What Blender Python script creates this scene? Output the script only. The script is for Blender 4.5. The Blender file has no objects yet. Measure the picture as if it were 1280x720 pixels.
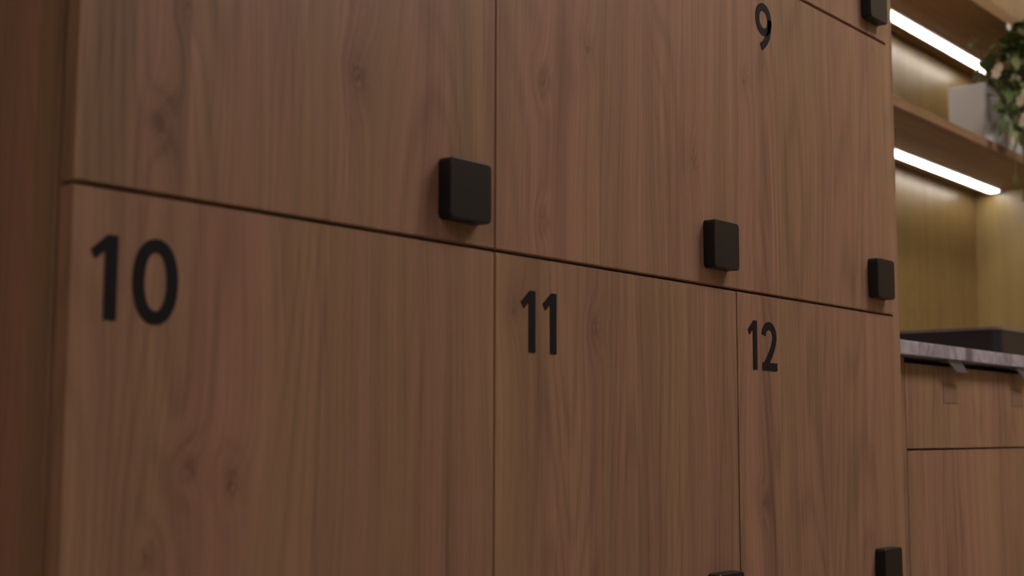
import bpy, bmesh, math, random
from mathutils import Vector, Matrix

C = bpy.context.scene.collection
scn = bpy.context.scene

# ------------------------------------------------------------------ camera
cam_d = bpy.data.cameras.new('camera'); cam = bpy.data.objects.new('camera', cam_d); C.objects.link(cam)
r_ = Vector((0.6341, -0.7733, 0.0028)).normalized()
f_ = Vector((0.7686, 0.6307, 0.1069)).normalized()
u_ = r_.cross(f_).normalized(); r_ = f_.cross(u_).normalized()
CAM = Vector((-0.4599, -0.7243, -0.1526))
cam.matrix_world = Matrix(((r_.x, u_.x, -f_.x, CAM.x), (r_.y, u_.y, -f_.y, CAM.y), (r_.z, u_.z, -f_.z, CAM.z), (0, 0, 0, 1)))
cam_d.sensor_width = 36.0
cam_d.lens = 1688.8 * 36.0 / 1280.0
cam_d.clip_start = 0.01
cam_d.dof.use_dof = True
cam_d.dof.focus_distance = 1.42
cam_d.dof.aperture_fstop = 5.6
scn.camera = cam

# ------------------------------------------------------------------ light, exposure
CEIL_LIGHT = 17.2          # emission of the ceiling light panels
STRIP = 9.6               # emission of the shelf light strips
CEIL_COL = (1.0, 0.93, 0.93)
LEFT_FILL = 12.3         # emission of the dimmer, warmer fill panel added to brighten the left
LEFT_FILL_COL = (1.0, 0.84, 0.78)
STRIP_COL = (1.0, 0.92, 0.85)
w = bpy.data.worlds.new('world'); scn.world = w; w.use_nodes = True
w.node_tree.nodes['Background'].inputs[0].default_value = (0.5, 0.5, 0.55, 1)
w.node_tree.nodes['Background'].inputs[1].default_value = 0.02
vs = scn.view_settings
vs.view_transform = 'Standard'; vs.look = 'None'; vs.gamma = 1.0; vs.use_curve_mapping = False
vs.exposure = 0.0

FLOOR, CEIL = -0.93, 1.77

# ------------------------------------------------------------------ materials
class NT:
    def __init__(s, name):
        s.m = bpy.data.materials.new(name); s.m.use_nodes = True
        s.t = s.m.node_tree; s.b = s.t.nodes['Principled BSDF']
    def n(s, typ, **kw):
        x = s.t.nodes.new(typ)
        for k, v in kw.items(): setattr(x, k, v)
        return x
    def put(s, inp, v):
        if isinstance(v, (int, float, tuple)): inp.default_value = v
        else: s.t.links.new(v, inp)
    def math(s, op, a, b=None, c=None, clamp=False):
        x = s.n('ShaderNodeMath', operation=op); x.use_clamp = clamp
        s.put(x.inputs[0], a)
        if b is not None: s.put(x.inputs[1], b)
        if c is not None: s.put(x.inputs[2], c)
        return x.outputs[0]
    def noise(s, x, y, z, detail=2.0, rough=0.5):
        c = s.n('ShaderNodeCombineXYZ'); s.put(c.inputs[0], x); s.put(c.inputs[1], y); s.put(c.inputs[2], z)
        n = s.n('ShaderNodeTexNoise'); s.t.links.new(c.outputs[0], n.inputs['Vector'])
        n.inputs['Scale'].default_value = 1.0; n.inputs['Detail'].default_value = detail; n.inputs['Roughness'].default_value = rough
        return n.outputs['Fac']
    def mix(s, f, a, b, mode='MIX'):
        x = s.n('ShaderNodeMix', data_type='RGBA', blend_type=mode)
        s.put(x.inputs[0], f); s.put(x.inputs[6], a); s.put(x.inputs[7], b)
        return x.outputs[2]
    def ramp(s, f, lo, hi):
        x = s.n('ShaderNodeMapRange'); x.clamp = True; x.interpolation_type = 'SMOOTHSTEP'
        s.put(x.inputs[0], f); x.inputs[1].default_value = lo; x.inputs[2].default_value = hi
        return x.outputs[0]

def plain(name, col, rough=0.5, spec=0.5, metal=0.0, emit=0.0):
    k = NT(name); k.b.inputs['Base Color'].default_value = (*col, 1); k.b.inputs['Roughness'].default_value = rough
    k.b.inputs['Specular IOR Level'].default_value = spec; k.b.inputs['Metallic'].default_value = metal
    if emit:
        k.b.inputs['Emission Color'].default_value = (*col, 1); k.b.inputs['Emission Strength'].default_value = emit
    return k.m

# oak-look laminate.  (x, z, radius) of the knots that show on the locker doors
KNOTS = [(.239, .117, 1.25), (.719, .128, 1.0), (.824, .234, .7), (.533, .204, .8), (.464, .159, .8), (.464, .034, .6),
         (.081, .128, .7), (.062, .046, .8), (.091, -.177, .8), (.128, -.187, .9), (.061, -.232, .7),
         (.425, -.045, .8), (.544, -.059, .9), (.852, -.229, .7), (1.158, .345, .6)]
def wood(name, ca, cb, dark, mode='vertical', knots=False, rough=0.42, spec=0.35, contrast=1.0):
    k = NT(name); t = k.t
    g = k.n('ShaderNodeNewGeometry'); sp = k.n('ShaderNodeSeparateXYZ'); t.links.new(g.outputs['Position'], sp.inputs[0])
    X, Y, Z = sp.outputs
    if mode == 'vertical': u, v, q = k.math('ADD', X, k.math('MULTIPLY', Y, .93)), Z, 0.0
    else: u, v, q = k.math('ADD', Y, k.math('MULTIPLY', Z, .9)), X, 0.0
    oi = k.n('ShaderNodeObjectInfo'); sc_ = k.n('ShaderNodeSeparateColor'); t.links.new(oi.outputs['Color'], sc_.inputs[0])
    seed = k.math('MULTIPLY', sc_.outputs[0], 37.0)
    tone = sc_.outputs[1]
    # glued-up strips a hand's width wide, each with its own grain
    st = k.math('FLOOR', k.math('MULTIPLY', k.math('ADD', u, k.math('MULTIPLY', seed, .173)), 6.7))
    wn = k.n('ShaderNodeTexWhiteNoise', noise_dimensions='1D'); t.links.new(st, wn.inputs['W'])
    strip = wn.outputs['Value']
    seed = k.math('ADD', seed, k.math('MULTIPLY', strip, 11.0))
    # slow waver of the grain
    wav = k.noise(k.math('MULTIPLY', u, 6.0), k.math('MULTIPLY', v, 2.2), seed, 1.0)
    field = k.noise(k.math('MULTIPLY', u, 7.5), k.math('MULTIPLY', v, 0.95), k.math('ADD', seed, 3.7), 1.5, .45)
    knotd = None; push = None
    if knots:
        for (xk, zk, s) in KNOTS:
            dx = k.math('SUBTRACT', u, xk); dz = k.math('SUBTRACT', v, zk)
            a = k.math('MULTIPLY', dx, 1 / (.018 * s)); b = k.math('MULTIPLY', dz, 1 / (.030 * s))
            rr = k.math('ADD', k.math('MULTIPLY', a, a), k.math('MULTIPLY', b, b))
            gsn = k.math('POWER', 2.718, k.math('MULTIPLY', rr, -1.0))
            push = gsn if push is None else k.math('ADD', push, gsn)
            core = k.math('POWER', 2.718, k.math('MULTIPLY', rr, -7.0))
            core = k.math('MULTIPLY', core, min(1.0, s))
            knotd = core if knotd is None else k.math('ADD', knotd, core)
        if push is not None:
            warp = k.noise(k.math('MULTIPLY', u, 60.0), k.math('MULTIPLY', v, 22.0), 4.0, 2.0)
            push = k.math('MULTIPLY', push, k.math('MULTIPLY_ADD', warp, 1.6, .1))
            field = k.math('ADD', field, k.math('MULTIPLY', push, 0.055))
    # cathedral growth lines = contour lines of the stretched field
    ring = k.math('SINE', k.math('MULTIPLY', field, 170.0))
    ring = k.math('MULTIPLY_ADD', ring, 0.5, 0.5)
    ring = k.math('POWER', ring, 2.2)
    mask = k.ramp(k.noise(k.math('MULTIPLY', u, 9.0), k.math('MULTIPLY', v, 1.1), k.math('ADD', seed, 9.1), 1.0), .38, .60)
    uu = k.math('ADD', u, k.math('MULTIPLY', wav, .05))
    if push is not None: uu = k.math('ADD', uu, k.math('MULTIPLY', push, .012))
    fine = k.noise(k.math('MULTIPLY', uu, 330.0), k.math('MULTIPLY', v, 5.0), seed, 2.0, .6)
    pore = k.noise(k.math('MULTIPLY', uu, 700.0), k.math('MULTIPLY', v, 26.0), seed, 1.0, .5)
    band = k.noise(k.math('MULTIPLY', uu, 42.0), k.math('MULTIPLY', v, 0.8), k.math('ADD', seed, 5.5), 2.5, .55)
    hue = k.noise(k.math('MULTIPLY', uu, 11.0), k.math('MULTIPLY', v, 0.7), k.math('ADD', seed, 21.0), 2.0, .6)
    col = k.mix(k.ramp(hue, .34, .66), (*ca, 1), (*cb, 1))
    L = k.math('MULTIPLY_ADD', k.math('SUBTRACT', band, .5), 0.80 * contrast, 1.0)
    L = k.math('ADD', L, k.math('MULTIPLY', k.math('SUBTRACT', fine, .5), 0.60 * contrast))
    L = k.math('ADD', L, k.math('MULTIPLY', k.math('SUBTRACT', pore, .5), 0.16 * contrast))
    L = k.math('ADD', L, k.math('MULTIPLY', k.math('SUBTRACT', strip, .5), 0.15 * contrast))
    L = k.math('SUBTRACT', L, k.math('MULTIPLY', k.math('MULTIPLY', ring, mask), 0.18 * contrast))
    L = k.math('MULTIPLY', L, k.math('MULTIPLY_ADD', tone, .4, .8))
    sc = k.n('ShaderNodeVectorMath', operation='SCALE'); t.links.new(col, sc.inputs[0]); t.links.new(L, sc.inputs['Scale'])
    out = sc.outputs[0]
    if knotd is not None:
        brk = k.noise(k.math('MULTIPLY', u, 260.0), k.math('MULTIPLY', v, 170.0), 2.0, 2.0)
        kd = k.math('MULTIPLY', k.math('MULTIPLY', knotd, k.ramp(brk, .35, .62)), .8, clamp=True)
        out = k.mix(kd, out, (*dark, 1))
        halo = k.math('MULTIPLY', push, .22, clamp=True)
        out = k.mix(halo, out, (*dark, 1))
    t.links.new(out, k.b.inputs['Base Color'])
    k.b.inputs['Roughness'].default_value = rough; k.b.inputs['Specular IOR Level'].default_value = spec
    bp = k.n('ShaderNodeBump'); bp.inputs['Strength'].default_value = .12; bp.inputs['Distance'].default_value = .0004
    t.links.new(fine, bp.inputs['Height']); t.links.new(bp.outputs[0], k.b.inputs['Normal'])
    return k.m

CA, CB, DK = (.320, .173, .114), (.308, .187, .105), (.135, .064, .044)
M = {}
M['oak_door'] = wood('oak_laminate_doors', CA, CB, DK, knots=True)
M['oak'] = wood('oak_laminate', CA, CB, DK)
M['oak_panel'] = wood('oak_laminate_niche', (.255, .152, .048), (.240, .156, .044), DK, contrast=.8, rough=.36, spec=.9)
M['oak_panel_lit'] = wood('oak_laminate_niche_lit', (.37, .235, .088), (.35, .245, .082), DK, contrast=.6, rough=.36, spec=.9)  # same laminate as the back, lightened to stand for brighter light there
M['oak_shelf'] = wood('oak_laminate_shelf', (.318, .186, .098), (.308, .194, .088), DK, mode='horizontal', contrast=.8, rough=.6, spec=.2)
M['carcass'] = plain('dark_carcass_interior', (.035, .022, .015), .8)
M['handle'] = plain('black_plastic', (.0080, .0072, .0105), .42, .42)
M['numeral'] = plain('charcoal_vinyl', (.0105, .0085, .0110), .7, .18)
M['blackbox'] = plain('black_satin', (.016, .0145, .0205), .35, .6)
M['rim'] = plain('taupe_rim', (.20, .165, .148), .4, .5)
M['planter'] = plain('grey_concrete', (.52, .51, .49), .8, .3)
M['soil'] = plain('dark_soil', (.03, .02, .013), .95, .1)
M['steel'] = plain('grey_steel', (.22, .22, .26), .4, .5, .6)
M['alu'] = plain('aluminium', (.6, .6, .6), .4, .5, .8)
M['white'] = plain('white_paint', (.62, .60, .57), .7, .3)
M['floor'] = plain('grey_brown_floor', (.32, .28, .24), .5, .4)
M['wallpaint'] = plain('warm_grey_paint', (.42, .37, .33), .8, .3)
M['leaf_a'] = plain('leaf_green', (.075, .115, .028), .42, .5)
M['leaf_b'] = plain('leaf_deep_green', (.045, .075, .020), .4, .5)
M['leaf_c'] = plain('leaf_yellow_green', (.15, .165, .045), .5, .4)
M['stem'] = plain('green_stem', (.12, .12, .04), .6, .3)
M['petal'] = plain('cream_petal', (.52, .43, .30), .7, .3)
M['petal_w'] = plain('white_petal', (.7, .68, .66), .7, .3)
M['ceil_em'] = NT('ceiling_diffuser').m
b = M['ceil_em'].node_tree.nodes['Principled BSDF']; b.inputs['Base Color'].default_value = (.8, .8, .8, 1)
b.inputs['Emission Color'].default_value = (*CEIL_COL, 1); b.inputs['Emission Strength'].default_value = CEIL_LIGHT
M['fill_em_warm'] = NT('fill_diffuser_warm').m
b = M['fill_em_warm'].node_tree.nodes['Principled BSDF']; b.inputs['Base Color'].default_value = (.8, .8, .8, 1)
b.inputs['Emission Color'].default_value = (*LEFT_FILL_COL, 1); b.inputs['Emission Strength'].default_value = LEFT_FILL
M['strip_em'] = NT('strip_diffuser').m
b = M['strip_em'].node_tree.nodes['Principled BSDF']; b.inputs['Base Color'].default_value = (.8, .8, .8, 1)
b.inputs['Emission Color'].default_value = (*STRIP_COL, 1); b.inputs['Emission Strength'].default_value = STRIP

def marble():
    k = NT('pale_grey_marble'); t = k.t
    g = k.n('ShaderNodeNewGeometry'); sp = k.n('ShaderNodeSeparateXYZ'); t.links.new(g.outputs['Position'], sp.inputs[0])
    X, Y, Z = sp.outputs
    n1 = k.noise(k.math('MULTIPLY', X, 30.0), k.math('MULTIPLY', Y, 16.0), k.math('MULTIPLY', Z, 40.0), 6.0, .6)
    n2 = k.noise(k.math('MULTIPLY', X, 9.0), k.math('MULTIPLY', Y, 7.0), k.math('MULTIPLY', Z, 6.0), 3.0, .5)
    col = k.mix(k.ramp(n1, .3, .7), (.28, .25, .285, 1), (.52, .48, .53, 1))
    vein = k.ramp(k.math('ABSOLUTE', k.math('SUBTRACT', n2, .5)), .035, .0)
    col = k.mix(k.math('MULTIPLY', vein, .5), col, (.12, .11, .12, 1))
    # one dark vein crossing the front edge
    d = k.math('ABSOLUTE', k.math('SUBTRACT', k.math('ADD', X, k.math('MULTIPLY', n2, .02)), 1.468))
    col = k.mix(k.math('MULTIPLY', k.ramp(d, .017, .008), .75), col, (.10, .09, .10, 1))
    t.links.new(col, k.b.inputs['Base Color']); k.b.inputs['Roughness'].default_value = .35
    return k.m
M['marble'] = marble()

# ------------------------------------------------------------------ helpers
def add_box(bm, x0, x1, y0, y1, z0, z1, bev=0.0, seg=2, mi=0):
    vs_ = [bm.verts.new((x, y, z)) for x in (x0, x1) for y in (y0, y1) for z in (z0, z1)]
    idx = [(0, 1, 3, 2), (4, 6, 7, 5), (0, 4, 5, 1), (2, 3, 7, 6), (0, 2, 6, 4), (1, 5, 7, 3)]
    fs = [bm.faces.new([vs_[i] for i in f]) for f in idx]
    for f in fs: f.material_index = mi
    if bev:
        es = list({e for f in fs for e in f.edges})
        bmesh.ops.bevel(bm, geom=es, offset=bev, segments=seg, profile=.5, affect='EDGES')
    return bm
def obj(name, bm, mats, parent=None, loc=None, smooth=False, color=None):
    bmesh.ops.recalc_face_normals(bm, faces=bm.faces)
    me = bpy.data.meshes.new(name); 
    if loc is not None:
        bmesh.ops.translate(bm, verts=bm.verts, vec=-Vector(loc))
    bm.to_mesh(me); bm.free()
    for m in (mats if isinstance(mats, list) else [mats]): me.materials.append(m)
    if smooth:
        for p in me.polygons: p.use_smooth = True
    o = bpy.data.objects.new(name, me); C.objects.link(o)
    if loc is not None: o.location = loc
    if parent is not None:
        o.parent = parent
        if loc is not None: o.location = Vector(loc) - world_of(parent)
        else: o.location = -world_of(parent)
    o.color = color if color else (.37, .5, 0, 1)
    return o
def world_of(o):
    v = Vector(o.location)
    while o.parent: o = o.parent; v += o.location
    return v
def box(name, dims, mat, parent=None, bev=0.0, color=None, seg=2, smooth=False):
    x0, x1, y0, y1, z0, z1 = dims
    bm = bmesh.new(); add_box(bm, *dims, bev=bev, seg=seg)
    return obj(name, bm, mat, parent, loc=((x0 + x1) / 2, (y0 + y1) / 2, z0), color=color, smooth=smooth)
def thing(name, label, cat, loc, group=None):
    o = bpy.data.objects.new(name, None); C.objects.link(o); o.location = loc; o.empty_display_size = .05
    return tag(o, label, cat, group)
def tag(o, label, cat, group=None):
    o['label'] = label; o['category'] = cat
    if group: o['group'] = group
    return o
def struct(o):
    o['kind'] = 'structure'; return o

# ------------------------------------------------------------------ the room
XL, XR, YF, YB = -2.6, 2.86, -3.6, 0.5
struct(box('floor', (XL - .1, XR + .1, YF - .1, YB + .1, FLOOR - .05, FLOOR), M['floor']))
struct(box('ceiling', (XL - .1, XR + .1, YF - .1, YB + .1, CEIL, CEIL + .05), M['white']))
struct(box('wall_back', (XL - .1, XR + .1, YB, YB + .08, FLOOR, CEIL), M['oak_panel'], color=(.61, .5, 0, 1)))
struct(box('wall_right', (XR, XR + .08, YF - .1, YB, FLOOR, CEIL), M['oak_panel_lit'], color=(.83, .5, 0, 1)))
struct(box('wall_left', (XL - .08, XL, YF - .1, YB, FLOOR, CEIL), M['wallpaint']))
struct(box('wall_front', (XL, XR, YF - .08, YF, FLOOR, CEIL), M['wallpaint']))

# ceiling lights
def ceiling_light(cx, cy, lx, ly, label, em):
    t = thing('ceiling_light', label, 'ceiling light', (cx, cy, CEIL - .02), 'flat ceiling light panels, the left one an added fill')
    bm = bmesh.new()
    a, b2 = lx / 2, ly / 2
    for (x0, x1, y0, y1) in ((-a, a, -b2, -b2 + .02), (-a, a, b2 - .02, b2), (-a, -a + .02, -b2 + .02, b2 - .02), (a - .02, a, -b2 + .02, b2 - .02)):
        add_box(bm, cx + x0, cx + x1, cy + y0, cy + y1, CEIL - .02, CEIL)
    obj('frame', bm, M['white'], t, loc=(cx, cy, CEIL - .02))
    box('diffuser', (cx - a + .02, cx + a - .02, cy - b2 + .02, cy + b2 - .02, CEIL - .014, CEIL - .002), em, t)
ceiling_light(1.9, -1.2, 1.2, .6, 'white ceiling light panel over the space before the lockers', M['ceil_em'])
ceiling_light(-1.7, -1.6, 1.2, .6, 'unseen fill light panel added further left behind the camera', M['fill_em_warm'])  # added fill that lifts the dark left side of the lockers

# ------------------------------------------------------------------ the locker cabinet
W, H, DT = .4, .3606, .0143     # door pitch, row pitch, door thickness
XE = 3.05 * W
ROWS = [(-2 * H, -H), (-H, 0), (0, H), (H, 2 * H), (2 * H, 3 * H)]
lock = thing('locker_cabinet', 'tall oak-look bank of numbered lockers with square black handles', 'lockers', (XE / 2, 0, FLOOR))
ZB, ZT = -2 * H, 3 * H
# carcass: side panels, dividers, shelves, back, plinth in one shell
bm = bmesh.new()
Y0 = .0195
add_box(bm, 0, .018, Y0, .5 - .001, ZB - .001, ZT + .018, bev=.0008)
obj('side_panel', bm, M['oak'], lock, loc=(.009, .25, ZB), color=(.11, .5, 0, 1))
bm = bmesh.new()
add_box(bm, 3 * W, XE, 0, .5 - .001, FLOOR + .002, ZT + .018)
obj('side_panel', bm, M['oak_door'], lock, loc=(XE - .01, .25, FLOOR), color=(.94, .55, 0, 1))
bm = bmesh.new()
add_box(bm, .018, 3 * W, .47, .49, ZB, ZT)
for i in (1, 2): add_box(bm, i * W - .009, i * W + .009, Y0, .47, ZB, ZT)
for j in range(6):
    z = ZB + j * H
    add_box(bm, .018, 3 * W - .0005, Y0 + .0002, .4705, z - .009, z + .009)
obj('carcass', bm, M['carcass'], lock, loc=(.6, .25, ZB))
box('top_panel', (.018, 3 * W, 0, .49, ZT + .009, ZT + .018), M['oak'], lock)
box('plinth', (0, 3 * W - .001, .03, .48, FLOOR, ZB - .01), M['oak'], lock, color=(.9, .45, 0, 1))

def numeral_mesh(text, x, ztop):
    bm = bmesh.new(); D = .0006
    def poly(pts, D=.0007):
        fr = [bm.verts.new((x + a, -D, ztop + c)) for a, c in pts]; bk = [bm.verts.new((x + a, -.00002, ztop + c)) for a, c in pts]
        bm.faces.new(fr); bm.faces.new(bk[::-1])
        for i in range(len(pts)):
            j = (i + 1) % len(pts); bm.faces.new((fr[i], bk[i], bk[j], fr[j]))
    def strip(L, R_, closed=False):
        n = len(L)
        fl = [bm.verts.new((x + a, -D, ztop + c)) for a, c in L]; rl = [bm.verts.new((x + a, -D, ztop + c)) for a, c in R_]
        fb = [bm.verts.new((x + a, -.00002, ztop + c)) for a, c in L]; rb = [bm.verts.new((x + a, -.00002, ztop + c)) for a, c in R_]
        for i in range(n if closed else n - 1):
            j = (i + 1) % n
            bm.faces.new((fl[i], fl[j], rl[j], rl[i])); bm.faces.new((fb[i], rb[i], rb[j], fb[j]))
            bm.faces.new((fl[i], fb[i], fb[j], fl[j])); bm.faces.new((rl[i], rl[j], rb[j], rb[i]))
        if not closed:
            for i in (0, n - 1): bm.faces.new((fl[i], rl[i], rb[i], fb[i]))
    def stroke(pts, wd):
        L, R_ = [], []
        for i, p in enumerate(pts):
            a = pts[max(i - 1, 0)]; c = pts[min(i + 1, len(pts) - 1)]
            tx, tz = c[0] - a[0], c[1] - a[1]; l = math.hypot(tx, tz); nx, nz = -tz / l, tx / l
            ww = wd / 2
            L.append((p[0] + nx * ww, p[1] + nz * ww)); R_.append((p[0] - nx * ww, p[1] - nz * ww))
        strip(L, R_)
    def one(o):
        # flag and stem as one outline
        poly([(o + .0120, 0), (o + .0195, 0), (o + .0195, -.0533), (o + .0106, -.0533), (o + .0106, -.0098), (o + .0036, -.0158), (o, -.0103)])
    def ell(cx, cz, rx, rz, a0, a1, n, p=2.0):
        out = []
        for i in range(n):
            a = math.radians(a0 + (a1 - a0) * i / (n - 1)); c, s = math.cos(a), math.sin(a)
            out.append((cx + rx * math.copysign(abs(c) ** (2 / p), c), cz + rz * math.copysign(abs(s) ** (2 / p), s)))
        return out
    def ring(cx, cz, rx, rz, w1, w2, p=2.15):
        a = ell(cx, cz, rx, rz, 0, 360, 61, p)[:-1]; b_ = ell(cx, cz, rx - w1, rz - w2, 0, 360, 61, p)[:-1]
        strip(a, b_, True)
    if text == '10':
        one(0); ring(.0312 + .0172, -.0265, .0174, .0277, .0088, .0088)
    elif text == '11':
        one(0); one(.0300)
    elif text == '12':
        one(0)
        o = .0305
        pts = ell(o + .0160, -.0165, .0124, .0124, 172, -8, 26) + [(o + .0270, -.0228), (o + .0235, -.0290), (o + .0180, -.0365), (o + .0122, -.0430), (o + .0060, -.0490)]
        stroke(pts, .0088)
        poly([(o + .0010, -.0448), (o + .0335, -.0448), (o + .0335, -.0533), (o + .0002, -.0533), (o + .0002, -.0500)])
    elif text == '9':
        ring(.0182, -.0172, .0182, .0187, .0087, .0085, 2.05)
        pts = [(.0320, -.0150), (.0322, -.0205), (.0310, -.0275), (.0285, -.0340), (.0245, -.0400), (.0190, -.0455), (.0120, -.0500)]
        stroke(pts, .0088)
    return bm

NUM = {(0, 1): ('10', .0132), (1, 1): ('11', .4348), (2, 1): ('12', .8230), (2, 2): ('9', .8510)}
HX = [.3800, .7850, 1.1790]
SEED = {(0, 1): (.13, .44), (1, 1): (.52, .55), (2, 1): (.94, .55), (0, 2): (.29, .45), (1, 2): (.94, .55), (2, 2): (.94, .55),
        (2, 3): (.94, .55)}
rnd = random.Random(4)
for j, (z0, z1) in enumerate(ROWS):
    for i in range(3):
        gl = .0015; gr = .0014
        if j == 2 and i == 1: gr = .00005
        if j == 2 and i == 2: gl = .00005
        if i == 2: gr = .00005
        x0 = i * W + (gl if i else 0.0); x1 = (i + 1) * W - gr
        bm = bmesh.new(); add_box(bm, x0, x1, 0, DT, z0 + .0010, z1 - .0013)
        bmesh.ops.bevel(bm, geom=[e for e in bm.edges if abs(e.verts[0].co.x - e.verts[1].co.x) > .1], offset=.0011, segments=2, affect='EDGES')
        sd = SEED.get((i, j), (rnd.random(), .5))
        d = obj('door', bm, M['oak_door'], lock, loc=((x0 + x1) / 2, 0, z0), color=(sd[0], sd[1], 0, 1))
        # handle: rounded square block
        hx1 = HX[i]; hx0 = hx1 - .0508; hz0 = z0 + .0180; hz1 = hz0 + .0500
        bm = bmesh.new()
        add_box(bm, hx0, hx1, -.0135, -.00005, hz0, hz1)
        es = [e for e in bm.edges if abs(e.verts[0].co.x - e.verts[1].co.x) < 1e-6 and abs(e.verts[0].co.z - e.verts[1].co.z) < 1e-6]
        bmesh.ops.bevel(bm, geom=es, offset=.0048, segments=6, profile=.5, affect='EDGES')
        fe = [e for e in bm.edges if all(abs(v.co.y + .0135) < 1e-6 for v in e.verts)]
        bmesh.ops.bevel(bm, geom=fe, offset=.0013, segments=3, profile=.5, affect='EDGES')
        h = obj('handle', bm, M['handle'], d, loc=((hx0 + hx1) / 2, 0, (hz0 + hz1) / 2)); h['label'] = 'square black handle with rounded corners'
        if (i, j) in NUM:
            tx, nx = NUM[(i, j)]
            n = obj('numeral', numeral_mesh(tx, nx, z1 - .0300), M['numeral'], d, loc=(nx, 0, z1 - .08))
            n['label'] = 'charcoal number %s' % tx

# ------------------------------------------------------------------ base cabinets and countertop
CT, CB_ = -.0293, -.0480         # top and underside of the countertop
FY = .02                         # front of the base cabinet fronts
tag(box('countertop', (XE + .0008, XR - .001, 0, YB - .001, CB_, CT), M['marble'], bev=.0012),
    'pale grey marble countertop with dark vein, right of the lockers', 'countertop')
def base_cabinet(x0, x1, filler, label, seeds):
    t = thing('base_cabinet', label, 'cabinet', ((x0 + x1) / 2, .25, FLOOR))
    box('body', (x0 + .001, x1 - .001, FY + .020, YB - .002, FLOOR + .1, CB_ - .0005), M['carcass'], t)
    box('plinth', (x0 + .001, x1 - .001, FY + .05, YB - .01, FLOOR, FLOOR + .1), M['oak'], t)
    xf = x0
    if filler:
        box('filler_strip', (x0 + .001, filler - .0013, FY, FY + .019, FLOOR + .1, CB_ - .0012), M['oak'], t, color=(.45, .44, 0, 1)); xf = filler
    box('drawer', (xf + .0012, x1 - .0012, FY, FY + .018, -.1718, CB_ - .0085), M['oak'], t, bev=.0007, color=(seeds[0], .55, 0, 1))
    box('door', (xf + .0012, x1 - .0012, FY, FY + .018, FLOOR + .105, -.1745), M['oak'], t, bev=.0007, color=(seeds[1], .56, 0, 1))
    return t
base_cabinet(XE, 2.06, 1.2795, 'oak-look base cabinet with drawer under the marble countertop', (.35, .77))
base_cabinet(2.06, XR, None, 'oak-look base cabinet in the far right corner under the countertop', (.18, .87))

# small grey hooks hanging from the countertop's edge, each with a brown plate below painted as its shadow
def hook(x, label):
    t = thing('hook', label, 'hook', (x, FY - .003, CB_), 'small grey hooks under the countertop edge')
    bm = bmesh.new()
    add_box(bm, x - .048, x + .004, .004, FY - .001, CB_ - .0032, CB_ - .0002, bev=.0006)
    # triangular tongue folded down towards the front
    pts = [(x - .044, CB_ - .003), (x + .004, CB_ - .003), (x + .026, CB_ - .0165), (x - .018, CB_ - .0165)]
    fr = [bm.verts.new((a, .004, c)) for a, c in pts]; bk = [bm.verts.new((a, .0065, c)) for a, c in pts]
    bm.faces.new(fr); bm.faces.new(bk[::-1])
    for i in range(4):
        j = (i + 1) % 4; bm.faces.new((fr[i], bk[i], bk[j], fr[j]))
    obj('bracket', bm, M['steel'], t, loc=(x, .01, CB_ - .003))
    box('shadow_plate', (x - .030, x + .022, FY - .0008, FY - .0001, -.1080, -.0810), M['shadow_plate'], t, bev=.0003)
M['shadow_plate'] = plain('brown_painted_shadow', (.250, .152, .097), .5, .3)  # thin plate a little darker than the wood, reads as the hook's shadow
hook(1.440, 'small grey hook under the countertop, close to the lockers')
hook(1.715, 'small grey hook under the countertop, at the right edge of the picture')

# black box standing on the countertop
t = thing('storage_box', 'black rectangular box standing on the marble countertop', 'box', (2.1, .14, CT))
bm = bmesh.new()
x0, x1, y0, y1, z0, z1 = 1.7285, 2.45, .05, .30, CT, .0175
add_box(bm, x0, x1, y0, y1, z0, z1)
es = [e for e in bm.edges if abs(e.verts[0].co.z - e.verts[1].co.z) > .01]
bmesh.ops.bevel(bm, geom=es, offset=.014, segments=6, profile=.5, affect='EDGES')
obj('body', bm, M['blackbox'], t, loc=(2.1, .14, CT))
bm = bmesh.new()
add_box(bm, x0 - .0015, x1 + .0015, y0 - .0015, y1 + .0015, z1, z1 + .0045)
es = [e for e in bm.edges if abs(e.verts[0].co.z - e.verts[1].co.z) > .002]
bmesh.ops.bevel(bm, geom=es, offset=.015, segments=6, profile=.5, affect='EDGES')
rim = obj('rim', bm, M['rim'], t, loc=(2.1, .14, z1)); rim['label'] = 'thin taupe rim'

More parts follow.
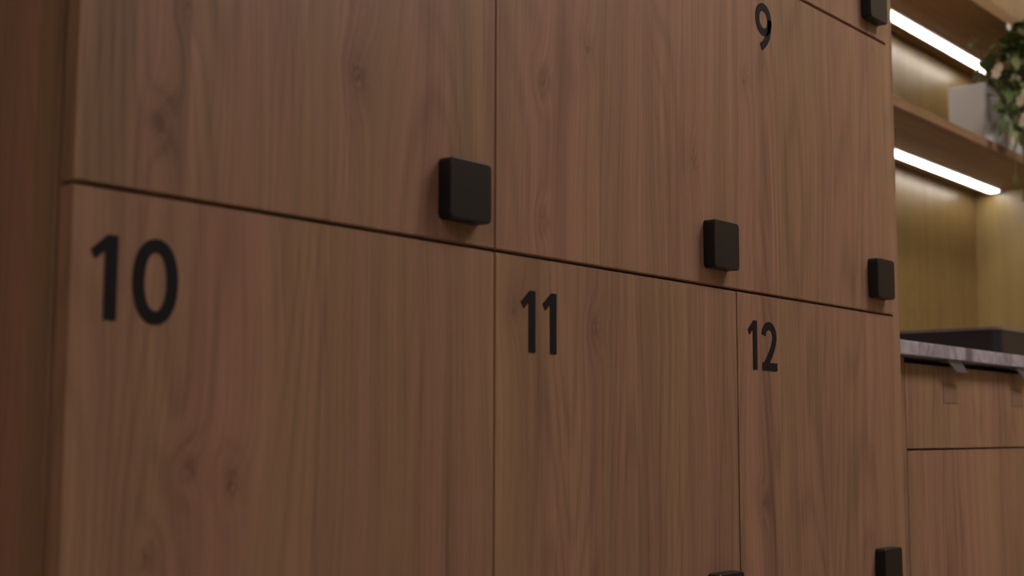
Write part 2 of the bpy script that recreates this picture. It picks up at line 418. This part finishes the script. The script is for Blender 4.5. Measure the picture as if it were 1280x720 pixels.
# ------------------------------------------------------------------ wall shelves and light strips
SH = [(.4475, .4655, 'lower'), (.750, .777, 'upper'), (1.055, 1.080, 'topmost')]
LB = {'lower': 'oak-look wall shelf carrying the grey planter', 'upper': 'oak-look wall shelf above the grey planter',
      'topmost': 'highest oak-look wall shelf of the niche, over the upper shelf'}
LL = {'lower': 'glowing white light strip under the shelf with the planter', 'upper': 'glowing white light strip above the planter, under the upper shelf',
      'topmost': 'glowing light strip under the highest shelf'}
for (z0, z1, nm) in SH:
    s = box('wall_shelf', (XE + .001, XR - .001, .274, YB - .001, z0, z1), M['oak_shelf'], bev=.0008, color=(.2 + z0 * .3, .5, 0, 1))
    tag(s, LB[nm], 'shelf', 'wall shelves of the niche')
    t = thing('led_strip_light', LL[nm], 'light strip', (2.04, .455, z0), 'light strips under the wall shelves')
    bm = bmesh.new()
    add_box(bm, XE + .004, XR - .002, .4585, .4605, z0 - .0050, z0 - .0002)      # wall-side lip of the channel
    add_box(bm, XE + .004, XR - .002, .4250, .4585, z0 - .0016, z0 - .0002)
    obj('channel', bm, M['alu'], t, loc=(2.04, .445, z0))
    bm = bmesh.new()                                                             # softly rounded opal cover
    sec = [(.4340, -.0016), (.4335, -.0028), (.4350, -.0042), (.4380, -.0050), (.4530, -.0050), (.4570, -.0044), (.4575, -.0016)]
    L_ = [bm.verts.new((XE + .006, y, z0 + z)) for y, z in sec]; R_ = [bm.verts.new((XR - .016, y, z0 + z)) for y, z in sec]
    for q in range(len(sec)):
        w2 = (q + 1) % len(sec); bm.faces.new((L_[q], L_[w2], R_[w2], R_[q]))
    bm.faces.new(L_[::-1]); bm.faces.new(R_)
    obj('diffuser', bm, M['strip_em'], t, loc=(2.04, .445, z0))
    box('end_cap', (XR - .0158, XR - .004, .4290, .4583, z0 - .0054, z0 - .0018), M['white'], t, bev=.0015)

# ------------------------------------------------------------------ planter with plant
PX0, PX1, PY0, PY1, PZ0, PZ1 = 2.368, 2.80, .288, .372, .4657, .598
plant = thing('potted_plant', 'bushy trailing plant with cream blossoms in a grey box planter on the shelf', 'plant', ((PX0 + PX1) / 2, .33, PZ0))
bm = bmesh.new()
rings = []
for ins, z in ((.0015, PZ0), (0, PZ0 + .0015), (0, PZ1 - .002), (.002, PZ1), (.0085, PZ1), (.010, PZ1 - .0015), (.010, PZ0 + .012)):
    rad = max(.0012, .006 - ins); ring_ = []
    for cx, cy, a0 in ((PX1 - ins - rad, PY1 - ins - rad, 0), (PX0 + ins + rad, PY1 - ins - rad, 90), (PX0 + ins + rad, PY0 + ins + rad, 180), (PX1 - ins - rad, PY0 + ins + rad, 270)):
        for q in range(6):
            an = math.radians(a0 + 18 * q); ring_.append(bm.verts.new((cx + rad * math.cos(an), cy + rad * math.sin(an), z)))
    rings.append(ring_)
for a_, b_ in zip(rings, rings[1:]):
    for q in range(24): bm.faces.new((a_[q], a_[(q + 1) % 24], b_[(q + 1) % 24], b_[q]))
bm.faces.new(rings[0][::-1]); bm.faces.new(rings[-1])
obj('pot', bm, M['planter'], plant, loc=((PX0 + PX1) / 2, .33, PZ0))
box('soil', (PX0 + .0105, PX1 - .0105, PY0 + .0105, PY1 - .0105, PZ1 - .0198, PZ1 - .008), M['soil'], plant)

rnd = random.Random(11)
lbm = bmesh.new(); sbm = bmesh.new(); fbm = bmesh.new()
def leaf(bm, p, d, up, L, wd, mi):
    d = d.normalized(); s = d.cross(up)
    if s.length < 1e-3: s = d.cross(Vector((1, 0, 0)))
    s.normalize(); n = s.cross(d).normalized()
    prof = [(0, .12), (.15, .62), (.35, .98), (.55, 1.0), (.78, .68), (.93, .28), (1.0, .03)]
    rows = []
    for (a, b_) in prof:
        c = p + d * (L * a) - n * (L * .22 * a * a)
        ww = wd / 2 * b_
        rows.append([bm.verts.new(c - s * ww + n * ww * .28), bm.verts.new(c), bm.verts.new(c + s * ww + n * ww * .28)])
    for i in range(len(rows) - 1):
        for j in (0, 1):
            f = bm.faces.new((rows[i][j], rows[i][j + 1], rows[i + 1][j + 1], rows[i + 1][j])); f.material_index = mi; f.smooth = True
def tube(bm, pts, r0, r1, n=6):
    rings = []
    for i, p in enumerate(pts):
        a = pts[max(i - 1, 0)]; c = pts[min(i + 1, len(pts) - 1)]; d = (c - a).normalized()
        s = d.cross(Vector((.31, .2, .93))).normalized(); q = s.cross(d)
        rr = r0 + (r1 - r0) * i / (len(pts) - 1)
        rings.append([bm.verts.new(p + (s * math.cos(2 * math.pi * k / n) + q * math.sin(2 * math.pi * k / n)) * rr) for k in range(n)])
    for i in range(len(rings) - 1):
        for k in range(n):
            bm.faces.new((rings[i][k], rings[i][(k + 1) % n], rings[i + 1][(k + 1) % n], rings[i + 1][k]))
    bm.faces.new(rings[0][::-1]); bm.faces.new(rings[-1])
def blossom(p, rad, mi):
    ax = Vector((rnd.uniform(-.8, -.2), -1, rnd.uniform(-.6, .2))).normalized()
    s = ax.cross(Vector((0, 0, 1))).normalized(); q = s.cross(ax)
    for k in range(6):
        a = 2 * math.pi * k / 6 + .3
        d = (s * math.cos(a) + q * math.sin(a)) + ax * .45
        leaf(fbm, p, d, ax, rad, rad * .85, mi)
    bmesh.ops.create_icosphere(fbm, subdivisions=1, radius=rad * .25, matrix=Matrix.Translation(p + ax * rad * .15))
def stem(end, lift, nl, size, sub=True, base=None, flow=0):
    bx = max(PX0 + .03, min(PX1 - .03, end[0] + rnd.uniform(-.03, .10))) if base is None else base
    p0 = Vector((bx, .33 + rnd.uniform(-.018, .018), PZ1 - .012)); p3 = Vector(end)
    p1 = p0 + Vector((0, -.01, lift)); p2 = Vector((p3.x + (p0.x - p3.x) * .35, min(p3.y, .26) if p3.z < .6 else p3.y, max(p3.z + .05, PZ1 + lift * .8)))
    pts = []
    for i in range(13):
        a = i / 12; b_ = 1 - a
        pts.append(p0 * b_ ** 3 + p1 * 3 * b_ * b_ * a + p2 * 3 * b_ * a * a + p3 * a ** 3)
    tube(sbm, pts, .0022, .0011)
    for i in range(nl):
        a = .28 + .72 * (i + .5) / nl; k = a * 12; k0 = min(int(k), 11); p = pts[k0].lerp(pts[k0 + 1], k - k0)
        tdir = (pts[k0 + 1] - pts[k0]).normalized()
        side = Vector((rnd.uniform(-1, 1), rnd.uniform(-1, .4), rnd.uniform(-.7, .8)))
        d = tdir * .55 + side
        leaf(lbm, p, d, Vector((rnd.uniform(-.3, .3), rnd.uniform(-.5, .1), 1)), size * rnd.uniform(.75, 1.15), size * rnd.uniform(.5, .68), rnd.choice([0, 0, 0, 1, 1, 2]))
    leaf(lbm, pts[-1], pts[-1] - pts[-2], Vector((0, -.3, 1)), size * .8, size * .45, 0)
    if flow: blossom(pts[-1], flow, 0)
# tips of the stems
stem((2.262, .275, .655), .05, 1, .026, base=2.45)
for e, l, n, s_ in [((2.46, .265, .700), .10, 7, .046), ((2.50, .26, .735), .13, 7, .046), ((2.44, .25, .655), .07, 6, .044),
                   ((2.53, .25, .685), .08, 7, .048), ((2.49, .24, .610), .06, 7, .046), ((2.53, .24, .570), .06, 6, .046),
                   ((2.60, .26, .75), .14, 8, .05), ((2.66, .27, .70), .12, 8, .05), ((2.72, .28, .68), .1, 8, .05), ((2.77, .27, .64), .08, 7, .05),
                   ((2.335, .245, .500), .05, 5, .042), ((2.40, .24, .480), .06, 7, .044), ((2.44, .24, .525), .05, 7, .044),
                   ((2.49, .24, .490), .05, 7, .046), ((2.58, .24, .53), .05, 7, .048), ((2.64, .24, .50), .05, 8, .05), ((2.72, .25, .52), .05, 8, .05)]:
    stem(e, l, n, s_)
for e, l, n, s_ in [((2.415, .255, .672), .07, 4, .046), ((2.44, .25, .690), .07, 5, .046), ((2.35, .24, .515), .05, 5, .044), ((2.42, .235, .500), .05, 7, .046),
                    ((2.45, .235, .470), .05, 7, .046), ((2.47, .235, .540), .05, 7, .046), ((2.50, .23, .640), .05, 7, .046)]:
    stem(e, l, n, s_)
# long trailing runners that hang below the shelf
stem((2.445, .238, .375), .05, 4, .040, base=2.50); stem((2.385, .236, .395), .05, 2, .034, base=2.46)
stem((2.60, .238, .40), .05, 6, .045); stem((2.70, .25, .38), .05, 6, .045)
# blossoms
for p, rr, mi in [((2.280, .235, .590), .013, 0), ((2.300, .235, .606), .012, 0), ((2.39, .225, .553), .015, 0), ((2.42, .225, .575), .013, 0),
                  ((2.425, .225, .522), .015, 0), ((2.335, .225, .455), .010, 0), ((2.40, .225, .508), .013, 0), ((2.44, .22, .625), .013, 0),
                  ((2.366, .235, .708), .009, 1), ((2.60, .22, .60), .015, 0), ((2.68, .23, .56), .015, 0)]:
    P3 = Vector(p); base = Vector((max(P3.x + .06, PX0 + .02), .31, PZ1 - .012))
    tube(sbm, [base, base.lerp(P3, .5) + Vector((0, -.02, .035)), P3], .0016, .001)
    blossom(P3, rr, mi)
def noc(bm, name, mats):
    me = bpy.data.meshes.new(name); bmesh.ops.translate(bm, verts=bm.verts, vec=-world_of(plant)); bm.to_mesh(me); bm.free()
    for m in mats: me.materials.append(m)
    o = bpy.data.objects.new(name, me); C.objects.link(o); o.parent = plant; return o
noc(sbm, 'stems', [M['stem']]); noc(lbm, 'foliage', [M['leaf_a'], M['leaf_b'], M['leaf_c']])
noc(fbm, 'blossoms', [M['petal'], M['petal_w']])
